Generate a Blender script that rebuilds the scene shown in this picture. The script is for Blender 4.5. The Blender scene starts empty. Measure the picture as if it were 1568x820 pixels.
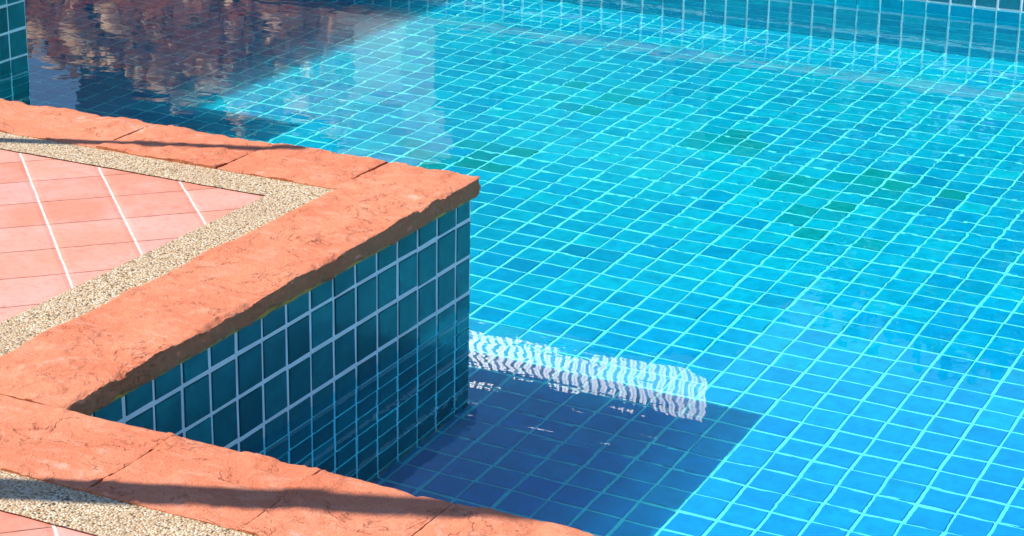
import bpy, math, random
import numpy as np
from mathutils import Vector, Matrix, noise
random.seed(4); np.random.seed(4)
ZC=.345; E=.018; Z1=.234; YD=-1.69; YW=-1.708; YF=4.085; ZB=-.70; W=.27; B=.125; XL=-5.3; XR=7.0
Yr=YF+.7; Yh=YF+5
hd=Vector((.9225,.386,0)).normalized(); el=math.radians(54)

# ---------- helpers ----------
def link(o,parent=None):
    bpy.context.collection.objects.link(o)
    if parent: o.parent=parent
    return o
def mesh(name,verts,faces,mat,parent=None,smooth=False,attrs=None):
    me=bpy.data.meshes.new(name); me.from_pydata([tuple(map(float,v)) for v in verts],[],faces)
    if attrs:
        for k,a in attrs.items():
            at=me.attributes.new(k,'FLOAT','POINT'); at.data.foreach_set('value',np.array(a,dtype=np.float32))
    me.materials.append(mat)
    if smooth: me.polygons.foreach_set('use_smooth',[True]*len(me.polygons))
    me.update()
    return link(bpy.data.objects.new(name,me),parent)
class NT:
    def __init__(s,name):
        s.m=bpy.data.materials.new(name); s.m.use_nodes=True; s.t=s.m.node_tree; s.b=s.t.nodes['Principled BSDF']
        s.out=s.t.nodes['Material Output']
    def n(s,typ,props=None,**ins):
        nd=s.t.nodes.new(typ)
        for k,v in (props or {}).items(): setattr(nd,k,v)
        for k,v in ins.items():
            s.set(nd,k.replace('_',' '),v)
        return nd
    def set(s,nd,k,v):
        i=nd.inputs[k] if not (isinstance(k,str) and k.isdigit()) else nd.inputs[int(k)]
        if hasattr(v,'is_output'): s.t.links.new(v,i)
        else:
            if i.type=='RGBA' and len(v)==3: v=(*v,1)
            i.default_value=v
    def obj(s,scale=(1,1,1),rot=(0,0,0)):
        tc=s.n('ShaderNodeTexCoord'); mp=s.n('ShaderNodeMapping',Vector=tc.outputs['Object'],Scale=scale,Rotation=rot); return mp.outputs[0]
    def noise(s,vec,scale,detail=4,rough=.55,dist=0):
        return s.n('ShaderNodeTexNoise',Vector=vec,Scale=scale,Detail=detail,Roughness=rough,Distortion=dist).outputs['Fac']
    def ramp(s,fac,stops,interp='LINEAR'):
        r=s.n('ShaderNodeValToRGB',Fac=fac); cr=r.color_ramp; cr.interpolation=interp
        while len(cr.elements)<len(stops): cr.elements.new(.5)
        for e,(q,c) in zip(cr.elements,stops):
            e.position=q; e.color=(*c,1) if hasattr(c,'__len__') else (c,c,c,1)
        return r.outputs[0]
    def mix(s,f,a,b,mode='MIX'):
        nd=s.n('ShaderNodeMix',{'data_type':'RGBA','blend_type':mode})
        s.set(nd,'0',f)
        for k,v in ((6,a),(7,b)):
            if hasattr(v,'is_output'): s.t.links.new(v,nd.inputs[k])
            else: nd.inputs[k].default_value=(*v,1)
        return nd.outputs[2]
    def math(s,op,a,b=None,c=None):
        nd=s.n('ShaderNodeMath',{'operation':op}); s.set(nd,'0',a)
        if b is not None: s.set(nd,'1',b)
        if c is not None: s.set(nd,'2',c)
        return nd.outputs[0]
    def bump(s,h,dist,strength=1,normal=None):
        nd=s.n('ShaderNodeBump',Height=h,Distance=dist,Strength=strength)
        if normal: s.t.links.new(normal,nd.inputs['Normal'])
        return nd.outputs[0]
    def fin(s,col=None,rough=None,normal=None,spec=None):
        for k,v in (('Base Color',col),('Roughness',rough),('Normal',normal),('Specular IOR Level',spec)):
            if v is not None: s.set(s.b,k,v)
        return s.m

# ---------- materials ----------
def tile_mat(name,c0,c1,c2,cb,green,rough,spec):
    s=NT(name); a=s.n('ShaderNodeAttribute',{'attribute_name':'tint'}).outputs['Fac']; g=s.n('ShaderNodeAttribute',{'attribute_name':'green'}).outputs['Fac']
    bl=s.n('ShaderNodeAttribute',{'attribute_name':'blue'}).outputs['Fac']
    v=s.obj()
    col=s.ramp(a,[(0,c0),(.5,c1),(1,c2)])
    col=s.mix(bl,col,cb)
    nn=s.noise(v,24,4,.65)
    col=s.mix(s.ramp(nn,[(.35,0.0),(.75,.45)]),col,tuple(x*.6 for x in c0))
    col=s.mix(g,col,green)
    return s.fin(col,rough,s.bump(s.noise(v,35,2),.0012),spec)
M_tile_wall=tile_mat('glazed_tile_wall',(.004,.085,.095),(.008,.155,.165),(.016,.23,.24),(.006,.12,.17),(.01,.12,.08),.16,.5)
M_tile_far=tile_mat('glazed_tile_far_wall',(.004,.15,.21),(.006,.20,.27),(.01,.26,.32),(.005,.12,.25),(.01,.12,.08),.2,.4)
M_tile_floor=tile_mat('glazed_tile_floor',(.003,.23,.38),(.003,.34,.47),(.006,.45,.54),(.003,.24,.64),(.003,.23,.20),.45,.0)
def grout(name,c,d):
    s=NT(name); v=s.obj(); return s.fin(s.mix(s.ramp(s.noise(v,9,5,.65),[(.35,0),(.7,1)]),c,d),.8,s.bump(s.noise(v,160,3),.001),.1)
M_grout_floor=grout('grout_floor',(.42,.80,.78),(.26,.64,.70))
M_grout_wall=grout('grout_wall',(.92,.92,.90),(.76,.82,.82))

def stone():
    s=NT('salmon_sandstone'); v=s.obj(); vs=s.obj((1,1.7,3))
    big=s.noise(v,3.2,6,.62); med=s.noise(vs,16,6,.7,.6); fine=s.noise(v,190,3,.6)
    col=s.mix(s.ramp(big,[(.38,0),(.62,1)]),(.91,.315,.17),(.80,.235,.118))
    col=s.mix(s.ramp(med,[(.50,0),(.70,.8)]),col,(.93,.41,.26))
    col=s.mix(s.ramp(s.noise(v,5.0,7,.7,1.2),[(.60,0),(.70,.7)]),col,(.95,.60,.46))
    col=s.mix(s.ramp(s.noise(vs,30,5,.65,.4),[(.28,.75),(.37,0)]),col,(.46,.12,.06))
    col=s.mix(s.ramp(fine,[(.3,.45),(.5,0)]),col,(.56,.17,.09))
    fl=s.noise(v,6,6,.60,.8)
    steps=s.ramp(fl,[(.0,0.0),(.385,.25),(.393,.60),(.60,.65),(.607,1.0)])
    rim=s.ramp(fl,[(.377,0),(.387,.45),(.396,0)])
    col=s.mix(rim,col,(.42,.11,.055))
    h=s.math('ADD',s.math('MULTIPLY',steps,.6),s.math('MULTIPLY',med,.6))
    n1=s.bump(h,.012,1); n2=s.bump(fine,.0024,1,n1)
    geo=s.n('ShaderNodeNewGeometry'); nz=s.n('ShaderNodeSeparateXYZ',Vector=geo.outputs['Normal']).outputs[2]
    col=s.mix(s.ramp(nz,[(.15,.65),(.5,0)]),col,(.46,.15,.05))  # shade of the side faces painted in as darker brown
    return s.fin(col,.8,n2,.25)
M_stone=stone()

def pebble():
    s=NT('pebble_wash'); v=s.obj()
    vo=s.n('ShaderNodeTexVoronoi',Vector=v,Scale=210.,Randomness=1.0)
    sep=s.n('ShaderNodeSeparateColor',Color=vo.outputs['Color']).outputs[0]
    col=s.ramp(sep,[(0,(.14,.09,.05)),(.10,(.50,.33,.17)),(.26,(.80,.58,.35)),(.55,(.90,.72,.48)),(.78,(.62,.35,.17)),(.88,(.93,.82,.66)),(1,(.2,.14,.1))],'CONSTANT')
    d=vo.outputs['Distance']
    col=s.mix(s.ramp(d,[(.5,0),(.8,.7)]),col,(.45,.31,.17))
    col=s.mix(s.ramp(s.noise(v,7,4),[(.4,0),(.7,.4)]),col,(.60,.40,.24))
    return s.fin(col,.6,s.bump(s.ramp(d,[(0,1),(.8,0)]),.003,1),.4)
M_peb=pebble()

def terracotta():
    s=NT('terracotta_paving'); 
    tc=s.n('ShaderNodeTexCoord').outputs['Object']; sx=s.n('ShaderNodeSeparateXYZ',Vector=tc)
    wob=s.math('MULTIPLY',s.math('SUBTRACT',s.noise(tc,14,3),.5),.025)
    r2=1/(.18*math.sqrt(2))
    uu=s.math('ADD',s.math('ADD',s.math('MULTIPLY',s.math('ADD',sx.outputs[0],sx.outputs[1]),r2),.979),wob)
    vv=s.math('ADD',s.math('ADD',s.math('MULTIPLY',s.math('SUBTRACT',sx.outputs[0],sx.outputs[1]),r2),.577),wob)
    def dist(x): return s.math('SUBTRACT',.5,s.math('ABSOLUTE',s.math('SUBTRACT',s.math('FRACT',x),.5)))
    du,dv=dist(uu),dist(vv)
    cell=s.n('ShaderNodeCombineXYZ',X=s.math('FLOOR',uu),Y=s.math('FLOOR',vv)).outputs[0]
    wn=s.n('ShaderNodeTexWhiteNoise',Vector=cell).outputs['Value']
    col=s.ramp(wn,[(0,(.82,.28,.18)),(.4,(.90,.36,.25)),(.8,(.92,.40,.31)),(1,(.84,.33,.30))])
    col=s.mix(s.ramp(s.noise(tc,5,6,.65,.5),[(.45,0),(.72,.6)]),col,(.93,.50,.44))
    col=s.mix(s.ramp(s.noise(tc,60,4,.6),[(.3,.35),(.5,0)]),col,(.64,.21,.13))
    col=s.mix(s.ramp(s.noise(tc,11,5,.7,.8),[(.3,.5),(.42,0)]),col,(.66,.22,.16))
    gn=s.noise(tc,45,3,.6)
    lu=s.math('LESS_THAN',du,s.math('MULTIPLY_ADD',gn,.012,.010)); lv=s.math('LESS_THAN',dv,s.math('MULTIPLY_ADD',gn,.010,.004))
    col=s.mix(lv,col,(.16,.07,.05)); col=s.mix(lu,col,(.85,.74,.66))
    hh=s.math('MULTIPLY',s.math('MINIMUM',s.math('MULTIPLY',du,14.),1.),s.math('MINIMUM',s.math('MULTIPLY',dv,30.),1.))
    n1=s.bump(hh,.0022,1); n2=s.bump(s.noise(tc,40,5,.6),.0016,.8,n1)
    return s.fin(col,.62,n2,.35)
M_terra=terracotta()
def simple(name,c,d,scale=6,rough=.8,bd=.004,spec=.3):
    s=NT(name); v=s.obj(); nn=s.noise(v,scale,6,.65)
    return s.fin(s.mix(s.ramp(nn,[(.35,0),(.65,1)]),c,d),rough,s.bump(nn,bd),spec)
M_mortar=simple('ochre_mortar',(.80,.45,.05),(.40,.17,.05),18)
M_relief=simple('carved_sandstone',(.90,.62,.38),(.72,.44,.24),7,.85,.008)
M_cream=simple('cream_stone',(.84,.68,.50),(.70,.54,.40),5,.8,.004)
M_roof=simple('white_metal_sheet',(.92,.92,.93),(.90,.90,.92),3,.5,.0)
M_roof.node_tree.nodes['Principled BSDF'].inputs['Metallic'].default_value=.75
M_timber=simple('dark_timber',(.07,.05,.035),(.035,.028,.02),4,.6,.002)
M_render=simple('painted_wall',(.05,.09,.11),(.035,.07,.09),3,.8,.002)
M_glass=simple('window_glass',(.02,.03,.04),(.03,.04,.05),2,.05,.0,.8)
M_bark=simple('bark',(.10,.07,.045),(.05,.035,.025),9,.9,.01)
M_leaf=simple('leaves',(.04,.10,.03),(.025,.07,.02),1.5,.6,.0)
M_grass=simple('grass',(.06,.11,.03),(.04,.08,.02),5,.95,.02)
M_steel=simple('metal_paint',(.25,.25,.26),(.2,.2,.2),5,.4,.0)

# ---------- generic tile field ----------
def tiles(name,o,Ud,Vd,Nd,ue,ve,mat,gmat,parent,g=.008,th=.003,greens=None,skip=None,blue=None):
    o,Ud,Vd,Nd=map(lambda q:np.array(q,float),(o,Ud,Vd,Nd))
    V=[];F=[];T=[];G=[];Bl=[]
    for i in range(len(ue)-1):
        for j in range(len(ve)-1):
            gg=g*random.uniform(.85,1.15)
            u0,u1=ue[i]+gg/2,ue[i+1]-gg/2; v0,v1=ve[j]+gg/2,ve[j+1]-gg/2
            if u1-u0<.004 or v1-v0<.004: continue
            cu,cv=(u0+u1)/2,(v0+v1)/2
            cw=o+Ud*cu+Vd*cv
            if skip and skip(cw): continue
            rot=random.gauss(0,.009); du,dv=random.gauss(0,.0010),random.gauss(0,.0010)
            tz=th+random.uniform(-.0004,.0004); tl=[random.uniform(-.0006,.0006) for _ in range(4)]
            base=len(V)
            for lvl,ins in ((0,0),(1,.0016)):
                for k,(a_,b_) in enumerate(((u0+ins,v0+ins),(u1-ins,v0+ins),(u1-ins,v1-ins),(u0+ins,v1-ins))):
                    ra,rb=a_-cu,b_-cv
                    pu=cu+ra-rot*rb+du; pv=cv+rb+rot*ra+dv
                    V.append(o+Ud*pu+Vd*pv+Nd*(0 if lvl==0 else tz+tl[k]))
            F.append([base+4,base+5,base+6,base+7])
            for k in range(4): F.append([base+k,base+(k+1)%4,base+4+(k+1)%4,base+4+k])
            t=min(1,max(0,random.gauss(.5,.2)+.55*noise.noise(Vector(cw)*.9)))
            gr=0
            if greens:
                for gx,gy,rr,pr in greens:
                    if (cw[0]-gx)**2+(cw[1]-gy)**2<rr*rr and random.random()<pr: gr=random.uniform(.3,.8)
            bb=random.uniform(0,.12)
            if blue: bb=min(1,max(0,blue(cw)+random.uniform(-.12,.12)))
            T+= [t]*8; G+=[gr]*8; Bl+=[bb]*8
    if np.dot(np.cross(Ud,Vd),Nd)<0: F=[f[::-1] for f in F]
    mesh(name+'_tiles',V,F,mat,parent,attrs={'tint':T,'green':G,'blue':Bl})
    q=[o+Ud*a_+Vd*b_ for a_,b_ in ((ue[0],ve[0]),(ue[-1],ve[0]),(ue[-1],ve[-1]),(ue[0],ve[-1]))]
    mesh(name+'_grout',q,[[0,1,2,3]],gmat,parent)
def empty(name):
    e=bpy.data.objects.new(name,None); return link(e)
def edges(a,b,off=0.,s=.1):
    k0=math.ceil((a-off)/s-1e-6); L=[a]; x=off+k0*s
    while x<b-1e-6:
        if x>a+1e-6: L.append(x)
        x+=s
    L.append(b); return L

pool=empty('swimming_pool')
gl=[(-.26,2.45,.16,.5),(.48,2.23,.22,.5),(.44,1.77,.2,.5),(.25,2.05,.24,.55),(-.89,2.73,.2,.45),(-1.02,1.80,.26,.4)]
def sky_refl_blue(c): return .05+.85/(1+math.exp(-( (.55*c[0]-.8*c[1])-.15+.5*noise.noise(Vector((c[0]*.6,c[1]*.6,3))))*2.0))  # sky reflection put into the tile colour, bluer toward near right
tiles('pool_floor',(0,0,ZB),(1,0,0),(0,1,0),(0,0,1),edges(XL,XR,.02),edges(YW,YF,.02),M_tile_floor,M_grout_floor,pool,greens=gl,skip=lambda c:(c[0]<-.06 and c[1]<-.06),blue=sky_refl_blue)
ZT=.298
zv=edges(ZB,ZT,Z1)
yv=edges(YW,0,-.08)
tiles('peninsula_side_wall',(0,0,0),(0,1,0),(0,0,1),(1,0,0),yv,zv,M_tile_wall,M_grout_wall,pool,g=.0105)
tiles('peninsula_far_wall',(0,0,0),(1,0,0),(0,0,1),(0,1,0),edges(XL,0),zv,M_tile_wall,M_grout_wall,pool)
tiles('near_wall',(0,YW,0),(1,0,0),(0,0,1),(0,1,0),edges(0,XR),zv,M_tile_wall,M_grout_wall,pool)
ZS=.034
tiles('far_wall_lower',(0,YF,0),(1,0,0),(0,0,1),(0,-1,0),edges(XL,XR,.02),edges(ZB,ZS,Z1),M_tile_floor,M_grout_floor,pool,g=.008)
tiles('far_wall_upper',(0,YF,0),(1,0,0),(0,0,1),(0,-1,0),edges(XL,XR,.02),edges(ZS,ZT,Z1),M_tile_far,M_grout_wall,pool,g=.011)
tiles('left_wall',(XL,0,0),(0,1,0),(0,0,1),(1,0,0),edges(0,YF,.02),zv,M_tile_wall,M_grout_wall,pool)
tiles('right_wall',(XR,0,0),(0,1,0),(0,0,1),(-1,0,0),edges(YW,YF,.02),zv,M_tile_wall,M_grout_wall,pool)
blk=empty('tiled_pool_block')
bx,by,bz,bd_=-2.62,1.26,.62,.20
BL=-3.9
tiles('front',(0,by,0),(1,0,0),(0,0,1),(0,-1,0),edges(BL,bx,bx),edges(ZB,bz,Z1),M_tile_wall,M_grout_wall,blk)
tiles('side',(bx,0,0),(0,1,0),(0,0,1),(1,0,0),edges(by,by+bd_,by),edges(ZB,bz,Z1),M_tile_wall,M_grout_wall,blk)
tiles('back',(0,by+bd_,0),(1,0,0),(0,0,1),(0,1,0),edges(BL,bx,bx),edges(ZB,bz,Z1),M_tile_wall,M_grout_wall,blk)
tiles('end',(BL,0,0),(0,1,0),(0,0,1),(-1,0,0),edges(by,by+bd_,by),edges(ZB,bz,Z1),M_tile_wall,M_grout_wall,blk)

# ---------- stone slabs ----------
def slab(name,x0,x1,y0,y1,zt,th,res,mat,parent,rough=(0.001,)*4,amp=.003,seed=0,jag=.009):
    nx=max(2,int((x1-x0)/res)); ny=max(2,int((y1-y0)/res)); V=[];F=[];idx={}
    so=Vector((seed*3.1,seed*1.7,0))
    def nz(P,s,o=0): return noise.fractal(P*s+so+Vector((o,o,o)),.8,2.1,5)
    for j in range(ny+1):
        for i in range(nx+1):
            x=x0+(x1-x0)*i/nx; y=y0+(y1-y0)*j/ny
            P=Vector((x,y,zt)); f=nz(P,7)
            z=zt+amp*f+ (amp*.7 if f>.18 else 0)+(amp*.5 if f>.42 else 0)+amp*.3*nz(P,45,5)
            ed=[y-y0,x1-x,y1-y,x-x0]
            for k in range(4):
                if rough[k]>.002:
                    c=nz(P,13,9)
                    wd=.005+.018*max(0,c)
                    if ed[k]<wd: z-=(1-ed[k]/wd)*(.0016+.015*max(0,c-.15))
                elif ed[k]<.004: z-=.0012
            idx[i,j]=len(V); V.append([x,y,z])
    for j in range(ny):
        for i in range(nx): F.append([idx[i,j],idx[i+1,j],idx[i+1,j+1],idx[i,j+1]])
    ring=[(i,0) for i in range(nx)]+[(nx,j) for j in range(ny)]+[(i,ny) for i in range(nx,0,-1)]+[(0,j) for j in range(ny,0,-1)]
    prev=[idx[q] for q in ring]
    layers=[.003,.008,.014,.020,.027,.035,th-.004,th]
    for li,dz in enumerate(layers):
        cur=[]
        for (i,j) in ring:
            x,y,z=V[idx[i,j]]; nxv=nyv=0; r=0
            if j==0: nyv-=1; r=max(r,rough[0])
            if i==nx: nxv+=1; r=max(r,rough[1])
            if j==ny: nyv+=1; r=max(r,rough[2])
            if i==0: nxv-=1; r=max(r,rough[3])
            P=Vector((x,y,-dz*2.2))
            off=r*(.6*nz(P,18,3)+.6*nz(P,60,7)) 
            if li>=6: off-=r*(.4 if li==6 else 1.3)
            zz=zt-dz
            if li>=5 : zz+= jag*nz(Vector((x,y,0)),16,20)*(r/.006)*(.5 if li==5 else 1)
            cur.append(len(V)); V.append([x+nxv*off,y+nyv*off,zz if li else min(V[idx[i,j]][2]-.0015,zt-dz)])
        n=len(ring)
        for k in range(n): F.append([prev[(k+1)%n],prev[k],cur[k],cur[(k+1)%n]])
        prev=cur
    F.append(prev[::-1])
    ob=mesh(name,V,F,mat,parent,smooth=True)
    try: ob.data.set_sharp_from_angle(angle=math.radians(38))
    except Exception: pass
cop=empty('stone_coping')
R=.0052; J=.0009; TH=.048
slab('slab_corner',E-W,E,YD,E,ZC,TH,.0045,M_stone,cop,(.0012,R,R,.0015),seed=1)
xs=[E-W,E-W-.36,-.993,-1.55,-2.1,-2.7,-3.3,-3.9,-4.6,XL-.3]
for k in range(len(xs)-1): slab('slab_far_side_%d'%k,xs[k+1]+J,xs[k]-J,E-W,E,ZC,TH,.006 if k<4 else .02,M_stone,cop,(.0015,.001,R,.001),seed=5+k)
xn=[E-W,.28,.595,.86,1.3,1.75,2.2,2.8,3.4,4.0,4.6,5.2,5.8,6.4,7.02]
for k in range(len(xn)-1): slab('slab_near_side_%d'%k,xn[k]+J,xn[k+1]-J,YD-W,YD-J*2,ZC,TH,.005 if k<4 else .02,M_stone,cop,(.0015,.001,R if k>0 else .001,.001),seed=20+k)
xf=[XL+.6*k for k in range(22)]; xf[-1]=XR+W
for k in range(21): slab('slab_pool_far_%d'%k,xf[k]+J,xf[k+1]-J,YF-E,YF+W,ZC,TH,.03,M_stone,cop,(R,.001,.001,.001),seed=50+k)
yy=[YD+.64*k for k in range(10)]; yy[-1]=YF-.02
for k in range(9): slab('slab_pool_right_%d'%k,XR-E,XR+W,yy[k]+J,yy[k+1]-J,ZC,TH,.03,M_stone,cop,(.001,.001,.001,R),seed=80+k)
V=[];F=[];n=240
for i in range(n+1):
    y=YW+(0.0-YW)*i/n
    for k,(zz,xx) in enumerate(((ZT+.012,.006),(ZT-.001,.0065),(ZT-.009,.003))):
        nn=noise.noise(Vector((0,y*25,k*2)))
        V.append((xx+.0025*nn,y,zz+(.006*nn-.002 if k==2 else 0)))
for i in range(n):
    for k in range(2): F.append([i*3+k,i*3+k+1,(i+1)*3+k+1,(i+1)*3+k])
mesh('mortar_bed',V,F,M_mortar,cop,smooth=True)

# ---------- pebble band, paving ----------
deck=empty('pool_deck')
def grid(name,x0,x1,y0,y1,z,res,mat,parent,amp):
    nx=max(1,int((x1-x0)/res)); ny=max(1,int((y1-y0)/res)); V=[];F=[]
    for j in range(ny+1):
        for i in range(nx+1):
            x=x0+(x1-x0)*i/nx; y=y0+(y1-y0)*j/ny
            if j in (0,ny): y+=.0025*noise.noise(Vector((x*22,j,0)))
            if i in (0,nx): x+=.0025*noise.noise(Vector((i,y*22,0)))
            V.append((x,y,z+amp*noise.noise(Vector((x,y,0))*9)))
    for j in range(ny):
        for i in range(nx):
            q=j*(nx+1)+i; F.append([q,q+1,q+nx+2,q+nx+1])
    mesh(name,V,F,mat,parent,smooth=True)
A0=E-W+.001; A1=E-W-B; N0=YD-W+.001; N1=YD-W-B
grid('pebble_band_far',XL-.3,A0,A1,A0,ZC-.0035,.01,M_peb,deck,.001)
grid('pebble_band_side',A1,A0,N1,A1-.0005,ZC-.0035,.01,M_peb,deck,.001)
grid('pebble_band_near',A0+.0005,XR,N1,N0,ZC-.0035,.02,M_peb,deck,.001)
z=ZC-.007
mesh('paving_peninsula',[(-9,-9,z),(A1+.006,-9,z),(A1+.006,A1+.006,z),(-9,A1+.006,z)],[[0,1,2,3]],M_terra,deck)
mesh('paving_near',[(A1+.006,-9,z),(9,-9,z),(9,N1+.006,z),(A1+.006,N1+.006,z)],[[0,1,2,3]],M_terra,deck)
mesh('paving_far',[(-9,YF+W,z),(9,YF+W,z),(9,YF+4.5,z),(-9,YF+4.5,z)],[[0,1,2,3]],M_terra,deck)
mesh('paving_left',[(-9,A1+.006,z),(XL,A1+.006,z),(XL,YF+W,z),(-9,YF+W,z)],[[0,1,2,3]],M_terra,deck)
mesh('paving_right',[(XR+W,N1+.006,z),(9,N1+.006,z),(9,YF+W,z),(XR+W,YF+W,z)],[[0,1,2,3]],M_terra,deck)
g=300; z=ZC-.03
mesh('ground',[(-g,-g,z),(g,-g,z),(g,-8,z),(-g,-8,z),(-g,YF+.3,z),(g,YF+.3,z),(g,g,z),(-g,g,z),(XL-.1,-8,z),(XL-.1,YF+.3,z),(XR+.1,-8,z),(XR+.1,YF+.3,z)],[[0,1,2,10,8,3],[4,9,11,5,6,7],[3,8,9,4],[10,2,5,11]],M_grass)

# ---------- water ----------
s=NT('pool_water'); v=s.obj((1,1.6,1),(0,0,.25))
n1=s.noise(v,2.6,2,.45); n2=s.noise(s.obj((.4,1.5,1),(0,0,.06)),17,2,.5,.3)
n3=s.noise(s.obj((1,1.3,1),(0,0,-.3)),7.5,2,.5,.4)
oc=s.n('ShaderNodeSeparateXYZ',Vector=s.obj())
dy=s.math('ABSOLUTE',s.math('ADD',s.math('ADD',oc.outputs[1],.68),s.math('MULTIPLY',s.math('SUBTRACT',s.noise(s.obj(),1.3,2),.5),.3)))
band=s.ramp(dy,[(.04,1.1),(.26,.0)])
msk=s.math('ADD',band,s.ramp(s.noise(s.obj((.5,1.6,1)),1.1,2),[(.47,.03),(.68,.4)]))
open_=s.ramp(s.math('MULTIPLY_ADD',oc.outputs[1],.5,.1),[(.05,.0),(.75,1)])
h=s.math('ADD',s.math('MULTIPLY',n1,1.25),s.math('MULTIPLY',s.math('MULTIPLY',n2,msk),.36))
h=s.math('ADD',h,s.math('MULTIPLY',s.math('MULTIPLY',n3,open_),.9))
nrm=s.bump(h,.0011,1)
fr=s.n('ShaderNodeFresnel',IOR=1.45,Normal=nrm).outputs[0]
rf=s.n('ShaderNodeBsdfRefraction',Color=(.30,.95,1.0),Roughness=0.,IOR=1.333,Normal=nrm).outputs[0]
gs=s.n('ShaderNodeBsdfGlossy',Color=(1,1,1),Roughness=0.,Normal=nrm).outputs[0]
mx=s.n('ShaderNodeMixShader'); s.set(mx,'0',fr); s.set(mx,'1',rf); s.set(mx,'2',gs)
s.t.links.new(mx.outputs[0],s.out.inputs[0])
water=mesh('water',[(XL,YW,0),(XR,YW,0),(XR,YF,0),(XL,YF,0)],[[0,1,2,3]],s.m)

# ---------- box helper ----------
def box(name,x0,x1,y0,y1,z0,z1,mat,parent=None,bev=0.01):
    V=[(x,y,z) for z in (z0,z1) for y in (y0,y1) for x in (x0,x1)]
    F=[[0,2,3,1],[4,5,7,6],[0,1,5,4],[2,6,7,3],[0,4,6,2],[1,3,7,5]]
    o=mesh(name,V,F,mat,parent)
    if bev: b=o.modifiers.new('b','BEVEL'); b.width=bev; b.segments=2
    return o
box('cap',BL-.02,bx+.02,by-.02,by+bd_+.02,bz+.002,bz+.05,M_stone,blk)
fw=empty('unseen_shade_wall'); box('wall',XL-.30,XL-.03,.5,3.55,ZC-.004,3.95,M_render,fw); box('cap',XL-.34,XL+.01,.46,3.59,3.953,4.03,M_stone,fw)  # added wall out of view, sized to shade the far-left pool floor

# ---------- carved relief ----------
rx0,rt0,rx1,rt1=-6.8,.93,-3.30,1.16
def relief():
    res=.009; nx=int((rx1-rx0)/res); nz_=int((rt1+.25-ZC)/res)
    cs=[(random.uniform(rx0,rx1),random.uniform(ZC,rt1),random.uniform(.05,.13),random.choice((-1,1)),random.uniform(0,6)) for _ in range(190)]
    X,Z=np.meshgrid(rx0+res*np.arange(nx+1),ZC+res*np.arange(nz_+1))
    H=.022*np.sin(X*95+3*np.sin(Z*9))*(.5+.5*np.sin(Z*6+X*3))
    for cx,cz,r_,sg,ph in cs:
        D=np.hypot((X-cx)*1.5,Z-cz); f=np.clip(1-(D/r_)**2,0,None)
        H+=.07*f*(.45+.8*np.cos(D/r_*9+sg*np.arctan2(Z-cz,X-cx)+ph))
    V=[];F=[]
    for j in range(nz_+1):
        for i in range(nx+1):
            x,zz=X[j,i],Z[j,i]; V.append((x,Yr-H[j,i]-.02*noise.fractal(Vector((x*4,zz*4,1)),.8,2,4),zz))
    for j in range(nz_):
        for i in range(nx):
            x,zz=X[j,i],Z[j,i]
            top=rt0+(rt1-rt0)*min(1,max(0,(x+5.0)/1.7))+.08*math.sin(x*11)+.05*noise.noise(Vector((x*14,0,0)))
            q=j*(nx+1)+i
            if zz<top: F.append([q,q+1,q+nx+2,q+nx+1])
    ob=mesh('carved_stone_relief',V,F,M_relief,None,smooth=True)
    so=ob.modifiers.new('s','SOLIDIFY'); so.thickness=.12; so.offset=-1
relief()
pil=empty('stone_pillar')
m_=-3.03; hw=.21; pt=1.34
box('shaft',m_-hw*.70,m_+hw*.70,Yr-.05,Yr+.30,ZC,pt-.25,M_cream,pil)
box('base',m_-hw,m_+hw,Yr-.12,Yr+.37,ZC-.002,ZC+.22,M_cream,pil)
box('capital_lower',m_-hw*.9,m_+hw*.9,Yr-.09,Yr+.34,pt-.248,pt-.13,M_cream,pil)
box('capital_upper',m_-hw,m_+hw,Yr-.13,Yr+.38,pt-.128,pt,M_cream,pil)

# ---------- house with white ribbed metal fascia ----------
house=empty('house')
hx1=-2.76; hxl=-9.0; zlo=4.06; zhi=4.44; dp=.15
box('wall',hxl+.3,hx1-.25,Yh+.35,Yh+4,ZC-.03,zlo+.02,M_render,house)
for k in range(4):
    xc=hxl+1.1+k*1.4
    box('window_frame_%d'%k,xc-.45,xc+.45,Yh+.28,Yh+.345,1.3,2.5,M_timber,house)
    box('window_pane_%d'%k,xc-.38,xc+.38,Yh+.26,Yh+.278,1.37,2.43,M_glass,house)
V=[];F=[]; n=int((hx1-hxl)/.02)
for i in range(n+1):
    x=hxl+(hx1-hxl)*i/n; d=[0,0,.022,.022][i%4]
    xt=x-.05
    V+= [(x,Yh-d,zlo+d*.35),(xt,Yh+dp-d,zhi+d*.35)]
for i in range(n): F.append([2*i,2*i+2,2*i+3,2*i+1])
mesh('ribbed_fascia',V,F,M_roof,house)
V=[(hx1,Yh,zlo),(hx1,Yh+4.2,zlo),(hx1-.05,Yh+4.2,zhi),(hx1-.05,Yh+dp,zhi),(hxl,Yh,zlo),(hxl,Yh+4.2,zlo),(hxl-.05,Yh+4.2,zhi),(hxl-.05,Yh+dp,zhi)]
mesh('flat_roof',V,[[0,1,2,3],[1,5,6,2],[5,4,7,6],[3,2,6,7],[0,4,5,1]],M_roof,house)

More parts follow.
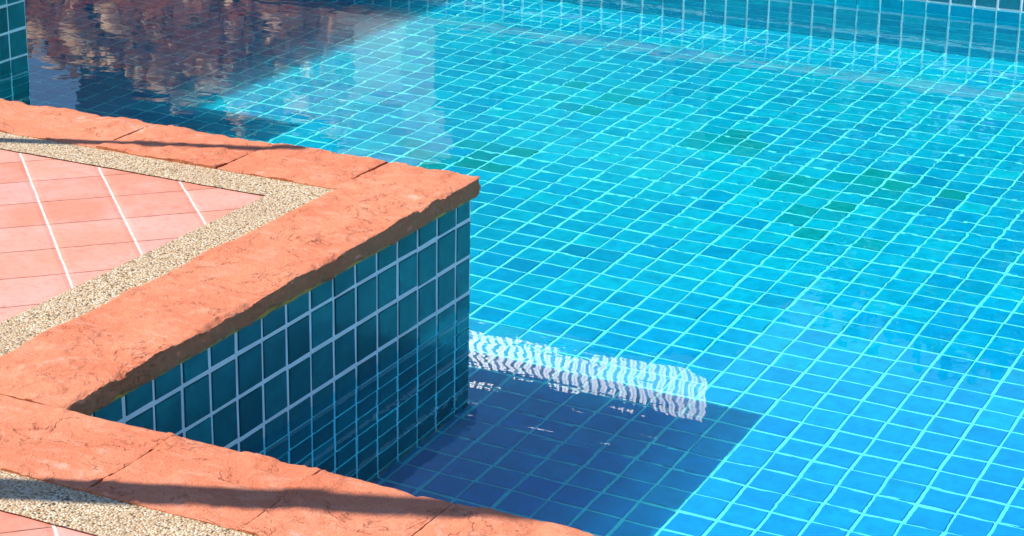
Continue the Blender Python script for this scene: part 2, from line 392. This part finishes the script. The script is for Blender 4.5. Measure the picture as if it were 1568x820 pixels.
# ---------- trees ----------
def tree(x,y,h,cr,seed):
    rnd=random.Random(seed); V=[];F=[]
    def limb(a,b,r0,r1):
        a,b=Vector(a),Vector(b); d=(b-a).normalized(); s_=d.orthogonal().normalized(); t_=d.cross(s_); k=len(V)
        for q,r in ((a,r0),(a.lerp(b,.5)+s_*r0*.4,(r0+r1)/2),(b,r1)):
            for m in range(7):
                an=m*math.tau/7; V.append(q+(s_*math.cos(an)+t_*math.sin(an))*r)
        for l in range(2):
            for m in range(7): F.append([k+l*7+m,k+l*7+(m+1)%7,k+l*7+7+(m+1)%7,k+l*7+7+m])
    top=(x,y,h*.55); limb((x,y,ZC-.05),top,.13,.08)
    cl=[]
    for q in range(12):
        an=rnd.uniform(0,6.28); rr=rnd.uniform(.2,1)*cr; e=(x+rr*math.cos(an),y+rr*math.sin(an),h*rnd.uniform(.28,.93)); limb((x,y,h*rnd.uniform(.3,.55)),e,.05,.015); cl.append((e,rnd.uniform(.4,.62)*cr))
    nb=len(F)
    for e,r in cl:
        for q in range(260):
            d=Vector((rnd.gauss(0,1),rnd.gauss(0,1),rnd.gauss(0,.8))).normalized()*r*rnd.uniform(.3,1)
            c=Vector(e)+d; a=Vector((rnd.gauss(0,1),rnd.gauss(0,1),rnd.gauss(0,1))).normalized(); b=a.orthogonal().normalized(); k=len(V); l=rnd.uniform(.08,.14)
            V.extend([c-a*l,c+b*l*.45,c+a*l,c-b*l*.45]); F.append([k,k+1,k+2,k+3])
    o=mesh('tree',V,F,M_bark); o.data.materials.append(M_leaf)
    for i,pl in enumerate(o.data.polygons):
        if i>=nb: pl.material_index=1
sd=0
for (x,y,h,cr) in [(hx1+1.2,Yh+1.0,3.7,1.3),(hx1+3.0,Yh+.2,3.9,1.4),(hx1+4.8,Yh+1.2,3.5,1.3),(hx1+6.6,Yh+.3,3.7,1.4),(hx1+8.6,Yh+.8,3.5,1.4),(hx1+2.0,Yh+2.4,4.2,1.5),(hx1+5.8,Yh+2.2,4.0,1.5),(hx1+4.0,Yh+3.2,4.0,1.5)]:
    sd+=1; tree(x,y,h,cr,sd)

# ---------- poles, light ----------
def pole(x,y,h,r):
    V=[];F=[]
    for k,zz in enumerate((ZC-.01,ZC+.02,ZC+.021,h)):
        rr=r*2 if k<2 else r
        for m in range(20): V.append((x+rr*math.cos(m*math.tau/20),y+rr*math.sin(m*math.tau/20),zz))
    for l in range(3):
        for m in range(20): F.append([l*20+m,l*20+(m+1)%20,l*20+20+(m+1)%20,l*20+20+m])
    F.append(list(range(60,80))); mesh('metal_pole',V,F,M_steel,None,smooth=False)
pole(-1.263-hd.x*.7,-.314-hd.y*.7,ZC+1.52*math.tan(el),.021)
pole(.142-hd.x*.9,-2.02-hd.y*.9,ZC+3.4*math.tan(el),.042)
Wd=bpy.data.worlds.new('World'); bpy.context.scene.world=Wd; Wd.use_nodes=True
sk=Wd.node_tree.nodes.new('ShaderNodeTexSky'); sk.sky_type='NISHITA'; sk.sun_disc=False; sk.sun_elevation=el; sk.sun_rotation=math.atan2(-hd.x,-hd.y); sk.air_density=1.0; sk.dust_density=.0; sk.ozone_density=5
Wd.node_tree.links.new(sk.outputs[0],Wd.node_tree.nodes['Background'].inputs[0]); Wd.node_tree.nodes['Background'].inputs[1].default_value=.15
Ld=bpy.data.lights.new('sun','SUN'); Ld.energy=5.0; Ld.angle=math.radians(.6); Ld.color=(1,.95,.85); sun=link(bpy.data.objects.new('sun',Ld))
sun.rotation_euler=Vector((hd.x*math.cos(el),hd.y*math.cos(el),-math.sin(el))).to_track_quat('-Z','Y').to_euler()
col=bpy.data.collections.new('sun_transmitting'); col.objects.link(water)
sun.light_linking.blocker_collection=col
col.collection_objects[0].light_linking.link_state='EXCLUDE'
# ---------- camera ----------
cd=bpy.data.cameras.new('camera'); cam=link(bpy.data.objects.new('camera',cd))
yaw,pit,rol=0.46166,0.34021,0.01732
f=np.array([-math.sin(yaw)*math.cos(pit), math.cos(yaw)*math.cos(pit), -math.sin(pit)])
r=np.array([math.cos(yaw),math.sin(yaw),0]); u=np.cross(r,f)
r,u=r*math.cos(rol)+u*math.sin(rol), -r*math.sin(rol)+u*math.cos(rol)
C=(2.43367,-4.64524,1.95761)
cam.matrix_world=Matrix(((r[0],u[0],-f[0],C[0]),(r[1],u[1],-f[1],C[1]),(r[2],u[2],-f[2],C[2]),(0,0,0,1)))
cd.lens=75.24; cd.clip_end=2000
bpy.context.scene.camera=cam
vs=bpy.context.scene.view_settings; vs.view_transform='Standard'; vs.look='None'; vs.exposure=0
